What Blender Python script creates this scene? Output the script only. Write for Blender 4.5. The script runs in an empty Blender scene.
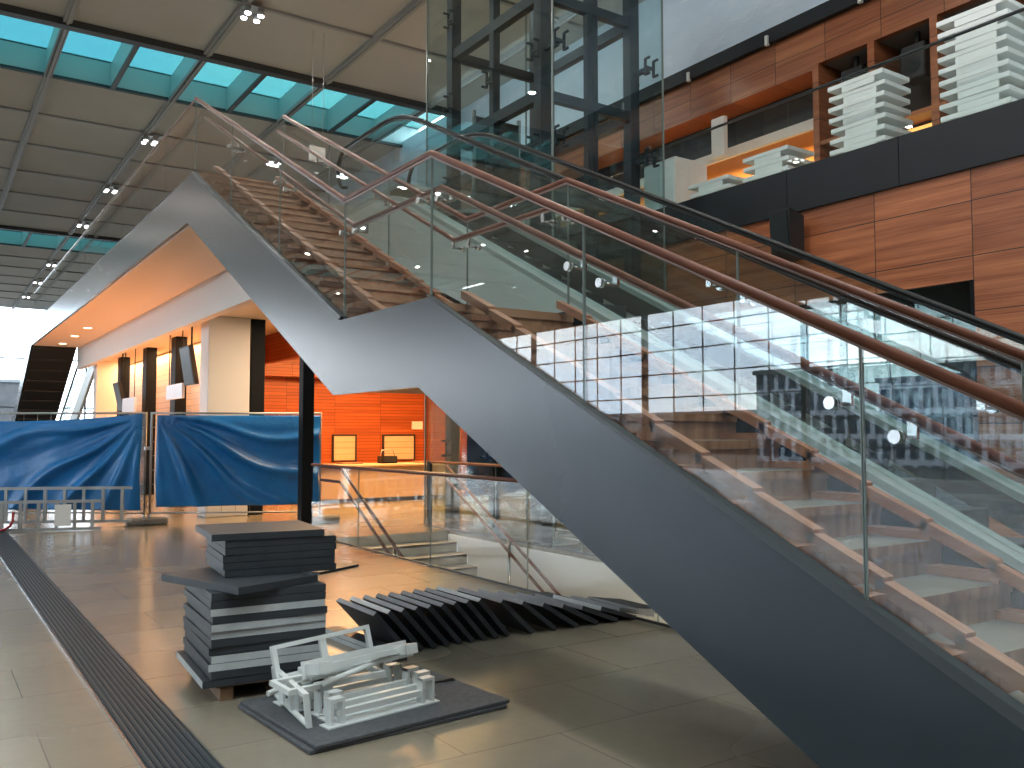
import bpy, math, random
from mathutils import Vector, Matrix
random.seed(7)
sc = bpy.context.scene
COL = sc.collection
PI = math.pi

# ------------------------------------------------------------------ camera frame (used for the fence and props heading only)
F, HZ, H = 885.0, 434.0, 1.65
PITCH = math.atan((HZ-384)/F)
YAW = math.atan(595/(F/math.cos(PITCH)))
FW = Vector((math.sin(YAW), math.cos(YAW), 0))
RT = Vector((math.cos(YAW), -math.sin(YAW), 0))

# ------------------------------------------------------------------ mesh builder
class MB:
    def __init__(s):
        s.v, s.f, s.m, s.sm = [], [], [], []
    def add(s, vs, fs, mi=0, smooth=False):
        b = len(s.v)
        s.v += [Vector(p) for p in vs]
        for f in fs:
            s.f.append([b+i for i in f]); s.m.append(mi); s.sm.append(smooth)
        return s
    def box(s, x0, y0, z0, x1, y1, z1, mi=0, side_mi=None):
        x0, x1 = min(x0, x1), max(x0, x1); y0, y1 = min(y0, y1), max(y0, y1); z0, z1 = min(z0, z1), max(z0, z1)
        vs = [(x0,y0,z0),(x1,y0,z0),(x1,y1,z0),(x0,y1,z0),(x0,y0,z1),(x1,y0,z1),(x1,y1,z1),(x0,y1,z1)]
        fs = [(0,3,2,1),(4,5,6,7),(0,1,5,4),(1,2,6,5),(2,3,7,6),(3,0,4,7)]
        s.add(vs, fs, mi)
        if side_mi:
            n = len(s.m)
            for k, mm in side_mi.items(): s.m[n-6+k] = mm
        return s
    def bbox(s, x0, y0, z0, x1, y1, z1, b=.01, mi=0):
        """box with chamfered edges"""
        x0, x1 = min(x0, x1), max(x0, x1); y0, y1 = min(y0, y1), max(y0, y1); z0, z1 = min(z0, z1), max(z0, z1)
        P = [(x0+b,y0),(x1-b,y0),(x1,y0+b),(x1,y1-b),(x1-b,y1),(x0+b,y1),(x0,y1-b),(x0,y0+b)]
        Q = [(x0+b,y0+b),(x1-b,y0+b),(x1-b,y0+b),(x1-b,y1-b),(x1-b,y1-b),(x0+b,y1-b),(x0+b,y1-b),(x0+b,y0+b)]
        vs = [(a,c,z0) for a,c in Q]+[(a,c,z0+b) for a,c in P]+[(a,c,z1-b) for a,c in P]+[(a,c,z1) for a,c in Q]
        fs = []
        for r in range(3):
            for i in range(8):
                j = (i+1) % 8
                fs.append((r*8+i, r*8+j, (r+1)*8+j, (r+1)*8+i))
        fs.append((7,5,3,1)); fs.append((24+1,24+3,24+5,24+7))
        return s.add(vs, fs, mi)
    def prism(s, poly, a0, a1, axis='x', mi=0):
        """polygon extruded along an axis: x -> (y,z) points, y -> (x,z), z -> (x,y)"""
        def P(p, a):
            return (a,p[0],p[1]) if axis == 'x' else ((p[0],a,p[1]) if axis == 'y' else (p[0],p[1],a))
        n = len(poly)
        vs = [P(p,a0) for p in poly]+[P(p,a1) for p in poly]
        fs = [tuple(range(n))[::-1], tuple(range(n,2*n))]
        for i in range(n):
            j = (i+1) % n
            fs.append((i,j,n+j,n+i))
        return s.add(vs, fs, mi)
    def bar(s, p, q, w, h, up=(0,0,1), mi=0, bevel=0):
        p, q = Vector(p), Vector(q); d = (q-p).normalized(); up = Vector(up)
        r = d.cross(up)
        if r.length < 1e-5: r = d.cross(Vector((0,1,0)))
        r.normalize(); u = r.cross(d)
        c = [(-1,-1),(1,-1),(1,1),(-1,1)]
        vs = [p+r*a*w/2+u*b*h/2 for a,b in c]+[q+r*a*w/2+u*b*h/2 for a,b in c]
        return s.add(vs, [(0,1,2,3)[::-1],(4,5,6,7),(0,1,5,4),(1,2,6,5),(2,3,7,6),(3,0,4,7)], mi)
    def tube(s, pts, r, n=10, mi=0, closed=False, rz=None):
        pts = [Vector(p) for p in pts]; N = len(pts); rings = []
        for i, p in enumerate(pts):
            if closed: d0 = (p-pts[i-1]).normalized(); d1 = (pts[(i+1) % N]-p).normalized()
            else:
                d0 = (p-pts[i-1]).normalized() if i else (pts[1]-p).normalized()
                d1 = (pts[i+1]-p).normalized() if i < N-1 else d0
            t = (d0+d1); t = t.normalized() if t.length > 1e-6 else d0
            k = 1/max(.35, t.dot(d0))
            up = Vector((0,0,1)) if abs(t.z) < .98 else Vector((0,1,0))
            side = t.cross(up).normalized(); upv = side.cross(t)
            bend = (d1-d0)
            vs = []
            for a in range(n):
                ang = 2*PI*a/n
                o = side*math.cos(ang)*r+upv*math.sin(ang)*(rz or r)
                if bend.length > 1e-4:
                    b = bend.normalized(); o = o+b*(o.dot(b))*(k-1)
                vs.append(p+o)
            rings.append(vs)
        vs = [v for rg in rings for v in rg]; fs = []
        R = N if closed else N-1
        for i in range(R):
            for a in range(n):
                b = (a+1) % n; j = (i+1) % N
                fs.append((i*n+a, i*n+b, j*n+b, j*n+a))
        s.add(vs, fs, mi, True)
        if not closed:
            b0 = len(s.v)-N*n
            s.f.append([b0+a for a in range(n)][::-1]); s.m.append(mi); s.sm.append(False)
            s.f.append([b0+(N-1)*n+a for a in range(n)]); s.m.append(mi); s.sm.append(False)
        return s
    def cyl(s, p, q, r, n=16, mi=0): return s.tube([p,q], r, n, mi)
    def build(s, name, mat, parent=None, org=None):
        me = bpy.data.meshes.new(name)
        if parent is not None: o0 = ORG[parent.name]
        elif org is not None: o0 = Vector(org)
        else:
            lo = [min(v[i] for v in s.v) for i in range(3)]; hi = [max(v[i] for v in s.v) for i in range(3)]
            o0 = Vector(((lo[0]+hi[0])/2, (lo[1]+hi[1])/2, lo[2]))
        me.from_pydata([v-o0 for v in s.v], [], s.f)
        for m in (mat if isinstance(mat, (list, tuple)) else [mat]): me.materials.append(m)
        me.polygons.foreach_set('material_index', s.m)
        me.polygons.foreach_set('use_smooth', s.sm)
        me.update()
        o = bpy.data.objects.new(name, me); COL.objects.link(o)
        ORG[o.name] = o0
        if parent is None: o.location = o0
        else: o.parent = parent
        return o
ORG = {}

def thing(name, label, cat, loc, group=None):
    o = bpy.data.objects.new(name, None); COL.objects.link(o)
    o.location = loc; ORG[o.name] = Vector(loc); o.empty_display_size = .2
    o['label'] = label; o['category'] = cat
    if group: o['group'] = group
    return o
def tag(o, label, cat, group=None):
    o['label'] = label; o['category'] = cat
    if group: o['group'] = group
    return o
def struct(o, label=None, cat=None):
    o['kind'] = 'structure'
    if label: o['label'] = label
    if cat: o['category'] = cat
    return o
def copy_tree(o, parent=None):
    c = o.copy(); COL.objects.link(c)
    ORG[c.name] = ORG.get(o.name, Vector((0,0,0)))
    if parent is not None: c.parent = parent
    for ch in list(o.children): copy_tree(ch, c)
    return c

# ------------------------------------------------------------------ materials
def mat(name, col=(.5,.5,.5), rough=.5, metal=0., spec=.5, emit=None, estr=0., coat=0.):
    m = bpy.data.materials.new(name); m.use_nodes = True
    b = m.node_tree.nodes['Principled BSDF']
    b.inputs['Base Color'].default_value = (*col,1); b.inputs['Roughness'].default_value = rough
    b.inputs['Metallic'].default_value = metal; b.inputs['Specular IOR Level'].default_value = spec
    b.inputs['Coat Weight'].default_value = coat; b.inputs['Coat Roughness'].default_value = .1
    if emit: b.inputs['Emission Color'].default_value = (*emit,1); b.inputs['Emission Strength'].default_value = estr
    return m
class NT:
    def __init__(s, m): s.t = m.node_tree; s.n = s.t.nodes; s.b = s.n.get('Principled BSDF')
    def new(s, typ, **kw):
        n = s.n.new(typ)
        for k, v in kw.items():
            if k in n.inputs: n.inputs[k].default_value = v
            else: setattr(n, k, v)
        return n
    def link(s, a, b): s.t.links.new(a, b)
    def coords(s, scale=(1,1,1), rot=(0,0,0), loc=(0,0,0), world=False):
        if world: o = s.new('ShaderNodeNewGeometry').outputs['Position']
        else: o = s.new('ShaderNodeTexCoord').outputs['Object']
        mp = s.new('ShaderNodeMapping'); mp.inputs['Scale'].default_value = scale
        mp.inputs['Rotation'].default_value = rot; mp.inputs['Location'].default_value = loc
        s.link(o, mp.inputs['Vector']); return mp.outputs['Vector']
    def ramp(s, fac, stops):
        r = s.new('ShaderNodeValToRGB'); e = r.color_ramp.elements
        while len(e) < len(stops): e.new(.5)
        for el, (p, c) in zip(e, stops): el.position = p; el.color = (*c,1)
        s.link(fac, r.inputs['Fac']); return r.outputs['Color']
    def noise(s, vec, scale, detail=4, rough=.5):
        n = s.new('ShaderNodeTexNoise'); n.inputs['Scale'].default_value = scale
        n.inputs['Detail'].default_value = detail; n.inputs['Roughness'].default_value = rough
        s.link(vec, n.inputs['Vector']); return n.outputs['Fac']
    def mix(s, fac, a, b, blend='MIX'):
        n = s.new('ShaderNodeMix', data_type='RGBA', blend_type=blend)
        if isinstance(fac, (int,float)): n.inputs[0].default_value = fac
        else: s.link(fac, n.inputs[0])
        for k, x in ((6,a),(7,b)):
            if isinstance(x, tuple): n.inputs[k].default_value = (*x,1)
            else: s.link(x, n.inputs[k])
        return n.outputs[2]
    def bump(s, h, strength=.2, dist=.01):
        n = s.new('ShaderNodeBump', Strength=strength, Distance=dist); s.link(h, n.inputs['Height'])
        s.link(n.outputs['Normal'], s.b.inputs['Normal'])
    def math(s, op, a, b):
        n = s.new('ShaderNodeMath', operation=op)
        for k, x in ((0,a),(1,b)):
            if isinstance(x, (int,float)): n.inputs[k].default_value = x
            else: s.link(x, n.inputs[k])
        return n.outputs[0]

def noisy(name, c0, c1, scale=3, rough=.5, stretch=(1,1,1), detail=5, metal=0, spec=.5, bump=0, r2=None, lo=.3, hi=.7, world=False):
    m = mat(name, c0, rough, metal, spec); t = NT(m)
    f = t.noise(t.coords(stretch, world=world), scale, detail)
    t.link(t.ramp(f, [(lo,c0),(hi,c1)]), t.b.inputs['Base Color'])
    if r2 is not None:
        t.link(t.ramp(f, [(.3,(rough,)*3),(.7,(r2,)*3)]), t.b.inputs['Roughness'])
    if bump: t.bump(f, bump)
    return m

def make_glass(name, tint=(.93,.97,.96), ior=1.5, body=0.0, bodycol=(.5,.6,.6), gain=1.0):
    m = bpy.data.materials.new(name); m.use_nodes = True
    t = NT(m); n = t.n; n.remove(n['Principled BSDF'])
    tr = t.new('ShaderNodeBsdfTransparent'); tr.inputs['Color'].default_value = (*tint,1)
    gl = t.new('ShaderNodeBsdfGlossy'); gl.inputs['Roughness'].default_value = 0.0
    gl.inputs['Color'].default_value = (1,1,1,1)
    # Schlick reflectance from the unsigned angle, the same for both faces of a pane
    ge = t.new('ShaderNodeNewGeometry'); dt = t.new('ShaderNodeVectorMath', operation='DOT_PRODUCT')
    t.link(ge.outputs['Normal'], dt.inputs[0]); t.link(ge.outputs['Incoming'], dt.inputs[1])
    cs = t.math('ABSOLUTE', dt.outputs['Value'], 0.)
    f0 = ((ior-1)/(ior+1))**2*gain
    mx = t.new('ShaderNodeMixShader')
    fac = t.math('MULTIPLY_ADD', t.math('POWER', t.math('SUBTRACT', 1., cs), 5.), 1-f0)
    fac.node.inputs[2].default_value = f0
    t.link(fac, mx.inputs['Fac'])
    base = tr.outputs[0]
    if body:
        df = t.new('ShaderNodeBsdfDiffuse'); df.inputs['Color'].default_value = (*bodycol,1)
        m2 = t.new('ShaderNodeMixShader'); m2.inputs['Fac'].default_value = body
        t.link(tr.outputs[0], m2.inputs[1]); t.link(df.outputs[0], m2.inputs[2]); base = m2.outputs[0]
    t.link(base, mx.inputs[1]); t.link(gl.outputs[0], mx.inputs[2])
    t.link(mx.outputs[0], n['Material Output'].inputs['Surface'])
    return m

# --- wood veneer with panel joints (grain and joints follow the wall's own directions)
def wood(name, axis='y', bw=1.25, rh=.64, off=(0,0), c0=(.13,.034,.014), c1=(.54,.20,.085), c2=(.33,.105,.045), rough=.36, joint=.006, grain=(.5,9)):
    m = mat(name, c0, rough, 0, .45); t = NT(m)
    pos = t.new('ShaderNodeNewGeometry').outputs['Position']
    sp = t.new('ShaderNodeSeparateXYZ'); t.link(pos, sp.inputs[0])
    cb = t.new('ShaderNodeCombineXYZ')
    t.link(sp.outputs['Y' if axis == 'y' else 'X'], cb.inputs[0]); t.link(sp.outputs['Z'], cb.inputs[1])
    t.link(sp.outputs['X' if axis == 'y' else 'Y'], cb.inputs[2])
    mp = t.new('ShaderNodeMapping'); mp.inputs['Location'].default_value = (off[0],off[1],0); t.link(cb.outputs[0], mp.inputs[0])
    br = t.new('ShaderNodeTexBrick'); br.offset = 0; br.squash = 1
    for k, v in {'Scale':1.,'Mortar Size':joint,'Mortar Smooth':.1,'Bias':0.,'Brick Width':bw,'Row Height':rh}.items(): br.inputs[k].default_value = v
    br.inputs['Color1'].default_value = (0,0,0,1); br.inputs['Color2'].default_value = (1,1,1,1); br.inputs['Mortar'].default_value = (.5,.5,.5,1)
    t.link(mp.outputs[0], br.inputs['Vector'])
    # shift the grain per panel
    ad = t.new('ShaderNodeVectorMath', operation='MULTIPLY_ADD')
    t.link(br.outputs['Color'], ad.inputs[0]); ad.inputs[1].default_value = (7,13,3); t.link(mp.outputs[0], ad.inputs[2])
    mg = t.new('ShaderNodeMapping'); mg.inputs['Scale'].default_value = (grain[0],grain[1],1); t.link(ad.outputs[0], mg.inputs[0])
    f1 = t.noise(mg.outputs[0], 1.0, 5, .6)
    mg2 = t.new('ShaderNodeMapping'); mg2.inputs['Scale'].default_value = (grain[0]*2,grain[1]*7,1); t.link(ad.outputs[0], mg2.inputs[0])
    f2 = t.noise(mg2.outputs[0], 1.0, 3, .6)
    col = t.ramp(f1, [(.28,c0),(.5,c2),(.72,c1)])
    col = t.mix(.35, col, t.ramp(f2, [(.3,c0),(.7,c1)]))
    pv = t.ramp(br.outputs['Color'], [(0,(.82,.8,.8)),(1,(1.12,1.1,1.06))])
    col = t.mix(1., col, pv, 'MULTIPLY')
    col = t.mix(br.outputs['Fac'], col, (.02,.012,.01))
    t.link(col, t.b.inputs['Base Color'])
    return m

M = {}
M['steel'] = noisy('slate blue painted steel', (.010,.020,.028), (.013,.024,.033), .8, .26, spec=.42)
M['steel_dark'] = mat('dark edge channel', (.025,.032,.036), .4)
M['frame_steel'] = mat('dark blue grey frame steel', (.020,.030,.040), .55, 0, .25)
M['black_steel'] = mat('black post steel', (.005,.007,.010), .6, 0, .15)
M['chrome'] = mat('brushed stainless', (.55,.55,.54), .25, 1.)
M['copper'] = noisy('copper brown handrail', (.115,.040,.023), (.165,.060,.036), 6, .42, spec=.25)
M['railbase'] = mat('pale rail channel', (.30,.22,.20), .35, .5)
M['glass'] = make_glass('clear safety glass', (.935,.965,.96))
M['glass_edge'] = mat('green glass edge', (.16,.20,.19), .3)
M['glass_teal'] = make_glass('teal tinted glass', (.90,.955,.955))
M['glass_dark'] = make_glass('dark shopfront glass', (.30,.36,.38), 1.9)
M['glass_window'] = make_glass('window glass', (.96,.985,1.0))
M['skylight'] = make_glass('cyan skylight glass', (.15,.30,.305), 1.3)
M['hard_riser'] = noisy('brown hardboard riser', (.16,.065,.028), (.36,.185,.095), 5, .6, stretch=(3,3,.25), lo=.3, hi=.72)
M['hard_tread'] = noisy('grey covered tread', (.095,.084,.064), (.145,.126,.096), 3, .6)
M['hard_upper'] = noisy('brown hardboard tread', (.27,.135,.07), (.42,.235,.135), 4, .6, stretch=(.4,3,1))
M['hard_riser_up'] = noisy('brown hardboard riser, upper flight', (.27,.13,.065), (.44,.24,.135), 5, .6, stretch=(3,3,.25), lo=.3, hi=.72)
M['board'] = noisy('raw softwood board', (.22,.092,.045), (.34,.165,.088), 5, .55, stretch=(8,.6,3))
M['board_far'] = noisy('reddish softwood board', (.26,.10,.05), (.38,.17,.09), 5, .55, stretch=(8,.6,3))
M['cladding'] = noisy('pale grey green cladding', (.58,.65,.62), (.64,.70,.68), 1.2, .42)
M['deck'] = mat('brushed deck aluminium', (.40,.45,.43), .4, .3)
M['rubber'] = mat('black rubber handrail', (.010,.011,.011), .5, 0, .3)
M['step_metal'] = mat('escalator step metal', (.06,.065,.065), .5, .3)
M['band'] = noisy('dark graphite fascia', (.007,.010,.014), (.010,.013,.018), 1, .5, spec=.35)
M['ceiling'] = noisy('taupe ceiling panel', (.46,.455,.445), (.51,.505,.49), .6, .75)
M['beam'] = mat('grey ceiling beam', (.33,.335,.34), .5)
M['beam_dark'] = mat('dark ceiling frame', (.05,.053,.056), .5)
M['fin'] = mat('skylight fin', (.42,.58,.58), .4)
M['white'] = mat('white painted plaster', (.74,.72,.69), .6)
M['soffit'] = mat('light soffit plaster', (.72,.62,.52), .6)
M['white_metal'] = mat('white powder coat', (.66,.69,.68), .4)
M['white_board'] = noisy('white lacquered board', (.80,.84,.84), (.84,.87,.87), 2, .45)
M['slab'] = noisy('anthracite slab', (.024,.030,.038), (.036,.043,.052), 6, .5)
M['slab_light'] = noisy('pale slab edge', (.40,.43,.44), (.50,.52,.53), 8, .6)
M['slab_grey'] = noisy('grey slab edge', (.20,.21,.23), (.27,.28,.30), 8, .6)
M['mat'] = noisy('dark felt board', (.055,.06,.068), (.085,.09,.1), 30, .85, bump=.2)
M['pallet'] = noisy('pallet wood', (.17,.095,.05), (.27,.16,.09), 5, .7, stretch=(1,6,1))
M['alu'] = mat('ladder aluminium', (.52,.54,.55), .42, .85)
M['galv'] = mat('galvanised tube', (.42,.43,.44), .42, .7)
M['concrete'] = noisy('grey concrete', (.18,.175,.16), (.27,.26,.24), 8, .85)
M['stone_step'] = noisy('pale stone step', (.36,.33,.26), (.46,.42,.34), 4, .4)
M['red'] = mat('red plastic', (.35,.02,.03), .4)
M['black'] = mat('black plastic', (.015,.016,.018), .5)
M['screen'] = mat('grey screen glass', (.02,.025,.028), .3, 0, .3)
M['paper_blue'] = mat('pale blue film sign', (.55,.63,.72), .35)
M['lamp'] = mat('lamp', (1,1,1), .5, emit=(.93,.97,1), estr=14)
M['lamp_warm'] = mat('warm lamp', (1,.9,.7), .5, emit=(1,.66,.34), estr=8)
M['wall_grey'] = mat('grey wall', (.2,.2,.2), .7)
M['dark'] = mat('dark interior', (.012,.012,.013), .7)
M['wood'] = wood('walnut panels lower', 'y', 1.25, .645, (-.43+.0, .165))
M['wood_up'] = wood('walnut panels upper', 'y', 1.05, .64, (.22,.03), c0=(.16,.048,.02), c1=(.50,.20,.085), c2=(.34,.11,.05))
M['wood_shop'] = wood('orange slat wall', 'x', 1.32, .085, (.1,0), c0=(.30,.062,.015), c1=(.46,.115,.03), c2=(.38,.085,.021), joint=.004, grain=(.6,4))
M['wood_pale'] = wood('pale slat wall', 'y', 2.4, .16, (0,0), c0=(.52,.36,.22), c1=(.62,.45,.30), c2=(.57,.40,.26), joint=.004, grain=(.6,4))
M['counter'] = mat('pale counter front', (.55,.38,.24), .45)
M['facade_frame'] = mat('facade mullion', (.10,.12,.13), .5)
M['outdoor'] = noisy('outdoor asphalt', (.05,.052,.055), (.075,.077,.08), 2, .9, spec=.2)

def floor_mat():
    m = mat('polished sandstone floor', (.3,.27,.22), .22, 0, .45); t = NT(m)
    v = t.coords(world=True)
    mp = t.new('ShaderNodeMapping'); mp.inputs['Rotation'].default_value = (0,0,0); t.link(v, mp.inputs[0])
    br = t.new('ShaderNodeTexBrick'); br.offset = .5
    for k, x in {'Scale':1.,'Mortar Size':.004,'Mortar Smooth':.2,'Bias':0.,'Brick Width':1.2,'Row Height':.8}.items(): br.inputs[k].default_value = x
    br.inputs['Color1'].default_value = (.20,.178,.138,1); br.inputs['Color2'].default_value = (.24,.214,.166,1); br.inputs['Mortar'].default_value = (.12,.108,.088,1)
    t.link(mp.outputs[0], br.inputs['Vector'])
    f = t.noise(v, 1.1, 6, .6); f2 = t.noise(v, 9, 5, .6)
    c = t.mix(1., br.outputs['Color'], t.ramp(f, [(.25,(.88,.89,.9)),(.75,(1.08,1.05,1.0))]), 'MULTIPLY')
    c = t.mix(1., c, t.ramp(f2, [(.3,(.95,.95,.95)),(.7,(1.04,1.03,1.02))]), 'MULTIPLY')
    t.link(c, t.b.inputs['Base Color'])
    f3 = t.noise(v, .5, 1, .4); t.link(t.ramp(f3, [(.3,(.21,)*3),(.7,(.29,)*3)]), t.b.inputs['Roughness'])
    return m
M['floor'] = floor_mat()

def tarp_mat():
    m = mat('blue tarpaulin', (.02,.12,.33), .3, 0, .5); t = NT(m)
    v = t.coords((1,1,1))
    f = t.noise(v, 1.3, 5, .6)
    t.link(t.ramp(f, [(.3,(.004,.11,.33)),(.7,(.012,.19,.50))]), t.b.inputs['Base Color'])
    mg = t.coords((3,3,3)); h = t.noise(mg, 2.2, 6, .62)
    t.bump(h, .35, .04)
    return m
M['tarp'] = tarp_mat()

def sheet_mat():
    m = mat('grey blue plastic sheeting', (.25,.29,.35), .32, 0, .5); t = NT(m)
    v = t.coords((.6,.6,1.4), world=True)
    f = t.noise(v, 1.6, 7, .65)
    t.link(t.ramp(f, [(.35,(.60,.70,.82)),(.6,(.66,.76,.87)),(.72,(.92,.95,.98))]), t.b.inputs['Base Color'])  # palest stop paints the white highlights of the wrinkles into the colour
    t.bump(f, .5, .08)
    return m
M['sheet'] = sheet_mat()

def striped_mat():
    m = mat('striped office facade', (.5,.55,.6), .5); t = NT(m)
    pos = t.new('ShaderNodeNewGeometry').outputs['Position']; sp = t.new('ShaderNodeSeparateXYZ'); t.link(pos, sp.inputs[0])
    cb = t.new('ShaderNodeCombineXYZ'); t.link(sp.outputs['Y'], cb.inputs[0]); t.link(sp.outputs['Z'], cb.inputs[1])
    br = t.new('ShaderNodeTexBrick'); br.offset = .5
    for k, x in {'Scale':1.,'Mortar Size':.16,'Mortar Smooth':.05,'Bias':0.,'Brick Width':.9,'Row Height':1.5}.items(): br.inputs[k].default_value = x
    br.inputs['Color1'].default_value = (.04,.06,.09,1); br.inputs['Color2'].default_value = (.08,.11,.15,1); br.inputs['Mortar'].default_value = (.62,.68,.75,1)
    t.link(cb.outputs[0], br.inputs['Vector']); t.link(br.outputs['Color'], t.b.inputs['Base Color'])
    return m
M['striped'] = striped_mat()

# ================================================================== SETTING
XS, XF = 3.0, 4.27           # near / far glass plane of the staircase
XG, XW = 10.0, 12.6          # gallery fascia plane, upper hall wall plane
ZU, ZC = 5.2, 10.9           # upper floor, ceiling
LX, FY, BY = -23.0, 74.0, -9.0
WX0, WX1, WY0, WY1 = 5.41, 7.65, 4.2, 13.35   # stairwell opening

m = MB()   # floor with the stairwell opening left out
m.box(LX-2,BY,-.25, WX0,FY+2,0); m.box(WX1,BY,-.25, 24,FY+2,0); m.box(WX0,BY,-.25,WX1,WY0,0); m.box(WX0,WY1,-.25,WX1,FY+2,0)
struct(m.build('floor', M['floor']))
m = MB(); m.box(-420,-60,-.6, LX-2,420,-.3); m.box(LX-2,FY+2,-.6,200,420,-.3); struct(m.build('ground', M['outdoor']))

# ceiling: taupe panels between two skylight strips
SK = [(-1.6,2.0,0),(21.75,25.1,3),(45.0,49.0,3)]
m = MB()
ys = [BY]+[q for k_ in SK for q in k_[:2]]+[FY]
for a, b in ((0,1),(2,3),(4,5),(6,7)): m.box(LX, ys[a], ZC, 13.2, ys[b], ZC+.12)
struct(m.build('ceiling', M['ceiling']))
tn = 0
def trim(mb, material):
    global tn; tn += 1
    return struct(mb.build('trim_%d' % tn, material))
BX = [8.6+3.05*k for k in range(-10,2)]
for x in BX:
    if x > 13: continue
    m = MB(); m.box(x-.09,BY,ZC-.10,x+.09,FY,ZC); m.box(x-.03,BY,ZC-.14,x+.03,FY,ZC-.1); trim(m, M['beam'])
for y in [-3.2,5.2,9.4,12.3,15.4,18.55,28.4,31.6,35.0,38.3,41.6,52.3,55.6,58.9,62.2,65.5,68.8]:
    m = MB(); m.box(LX,y-.05,ZC-.06,13.2,y+.05,ZC+.02); trim(m, M['beam'])
M['skylight_clear'] = make_glass('pale skylight glass', (.80,.86,.86), 1.3)  # clear panes for the unseen strip overhead, added for soft top light
for i, (y0,y1,_) in enumerate(SK):
    root = struct(thing('window_%d' % (i+6), 'long skylight strip across the ceiling', 'skylight', (0,y0,ZC)))
    m = MB(); m.box(LX,y0-.25,ZC-.16,13.2,y0,ZC+.65); m.box(LX,y1,ZC-.08,13.2,y1+.1,ZC+.65)
    m.build('window_frame', M['beam_dark'], root)
    m = MB(); m.box(LX,y1-.012,ZC-.0,13.2,y1-.002,ZC+.6)
    m.build('lining', M['fin'], root)
    x = 8.6-3.05*10
    while x < 13.1:
        m = MB(); m.box(x-.05,y0,ZC-.06,x+.05,y1,ZC+.6,0); m.build('fin', M['fin'], root)
        m = MB(); m.box(x-.06,y0,ZC-.12,x+.06,y1,ZC-.06); m.build('fin_cap', M['beam_dark'], root)
        x += 1.525
    m = MB(); m.box(LX,y0,ZC+.6,13.2,y1,ZC+.62); m.build('glass', M['skylight'] if i else M['skylight_clear'], root)

# left facade wall with its curtain glazing
HEAD = 7.45
m = MB(); m.box(LX-.4,BY,HEAD,LX,FY,ZC+.1); m.box(LX-.4,BY,0,LX,7.6,HEAD)
struct(m.build('wall_left', M['wall_grey']))
root = struct(thing('window_3', 'tall curtain wall along the left side of the hall', 'window', (LX,20,0)))
m = MB(); y = 7.65
while y < FY:
    w = .22 if int(round((y-7.65)/1.85)) % 5 == 3 else .03
    m.box(LX-.05,y-w/2,0,LX+(.2 if w > .1 else .02),y+w/2,HEAD); y += 1.85
for z in (1.15,2.25,3.35,4.45,5.55,6.65): m.box(LX-.06,7.6,z-.03,LX+.02,FY,z+.03)
m.build('frame', M['facade_frame'], root)
MB().box(LX-.03,7.6,0,LX-.015,FY,HEAD).build('glass', M['glass_window'], root)
# far end facade
root = struct(thing('window_4', 'bright glazed end wall of the hall', 'window', (0,FY,0)))
m = MB(); x = LX
while x < 13.2: m.box(x-.06,FY-.1,0,x+.06,FY+.1,ZC); x += 3.05
for z in (3.6,7.2): m.box(LX,FY-.05,z-.05,13.2,FY+.05,z+.05)
m.build('frame', M['facade_frame'], root)
MB().box(LX,FY-.01,0,13.2,FY+.01,ZC).build('glass', M['glass_window'], root)
# rear wall behind the viewer: upper part solid, glazed below like the other sides
struct(MB().box(LX,BY-.3,0,13.2,BY,ZC).build('wall_back', M['wall_grey']))

# right upper hall wall, clad in hanging sheets, black beam and walnut fascia
ZB = 8.66
struct(MB().box(XW+.02,BY,ZB+.2,XW+.3,FY,ZC+.1).build('wall_right', M['sheet']))
m = MB(); m.box(XW-.12,BY,ZB,XW+.3,FY,ZB+.26); trim(m, M['band'])
for y in (6.6,8.45,10.35,12.3,14.2):
    MB_ = MB().box(XW-.16,y-.03,ZB-.04,XW-.10,y+.03,ZB+.14); tag(MB_.build('mounting_clip', M['white_metal']), 'small white clip on the black beam above the gallery panels', 'clip', 'white clips along the black beam')
m = MB(); m.box(XW,BY,7.98,XW+.12,FY,ZB); m.box(XW,9.42,7.90,XW+1.0,FY,7.98)
trim(m, M['wood_up'])
# gallery floor slab, graphite band, walnut wall below
struct(MB().box(XG+.12,BY,4.78,20,12.6,5.3).build('floor_gallery', M['stone_step']))
m = MB()
for y0 in [BY+1.7*k for k in range(30)]:
    y1 = min(y0+1.69, 13.4)
    if y0 > 13.2: break
    m.box(XG,y0,4.72,XG+.12,y1,5.34)
trim(m, M['band'])
m = MB(); m.box(XG+.05,BY,3.43,XG+.2,13.4,4.72); m.box(XG+.05,BY,0,XG+.2,5.43,3.43)
struct(m.build('wall_gallery', M['wood']))
# shopfront glazing under the gallery
root = struct(thing('window_5', 'shop window below the walnut wall', 'window', (XG+.1,9,0)))
MB().box(XG+.10,5.45,0,XG+.12,13.4,3.43).build('glass', M['glass_dark'], root)
m = MB()
for y in (5.46,8.0,10.6,13.3): m.box(XG+.06,y-.025,0,XG+.16,y+.025,3.43)
m.build('frame', M['black_steel'], root)
struct(MB().box(14.5,BY,0,14.7,13.4,4.7).build('wall_shop', M['dark']))

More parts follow.
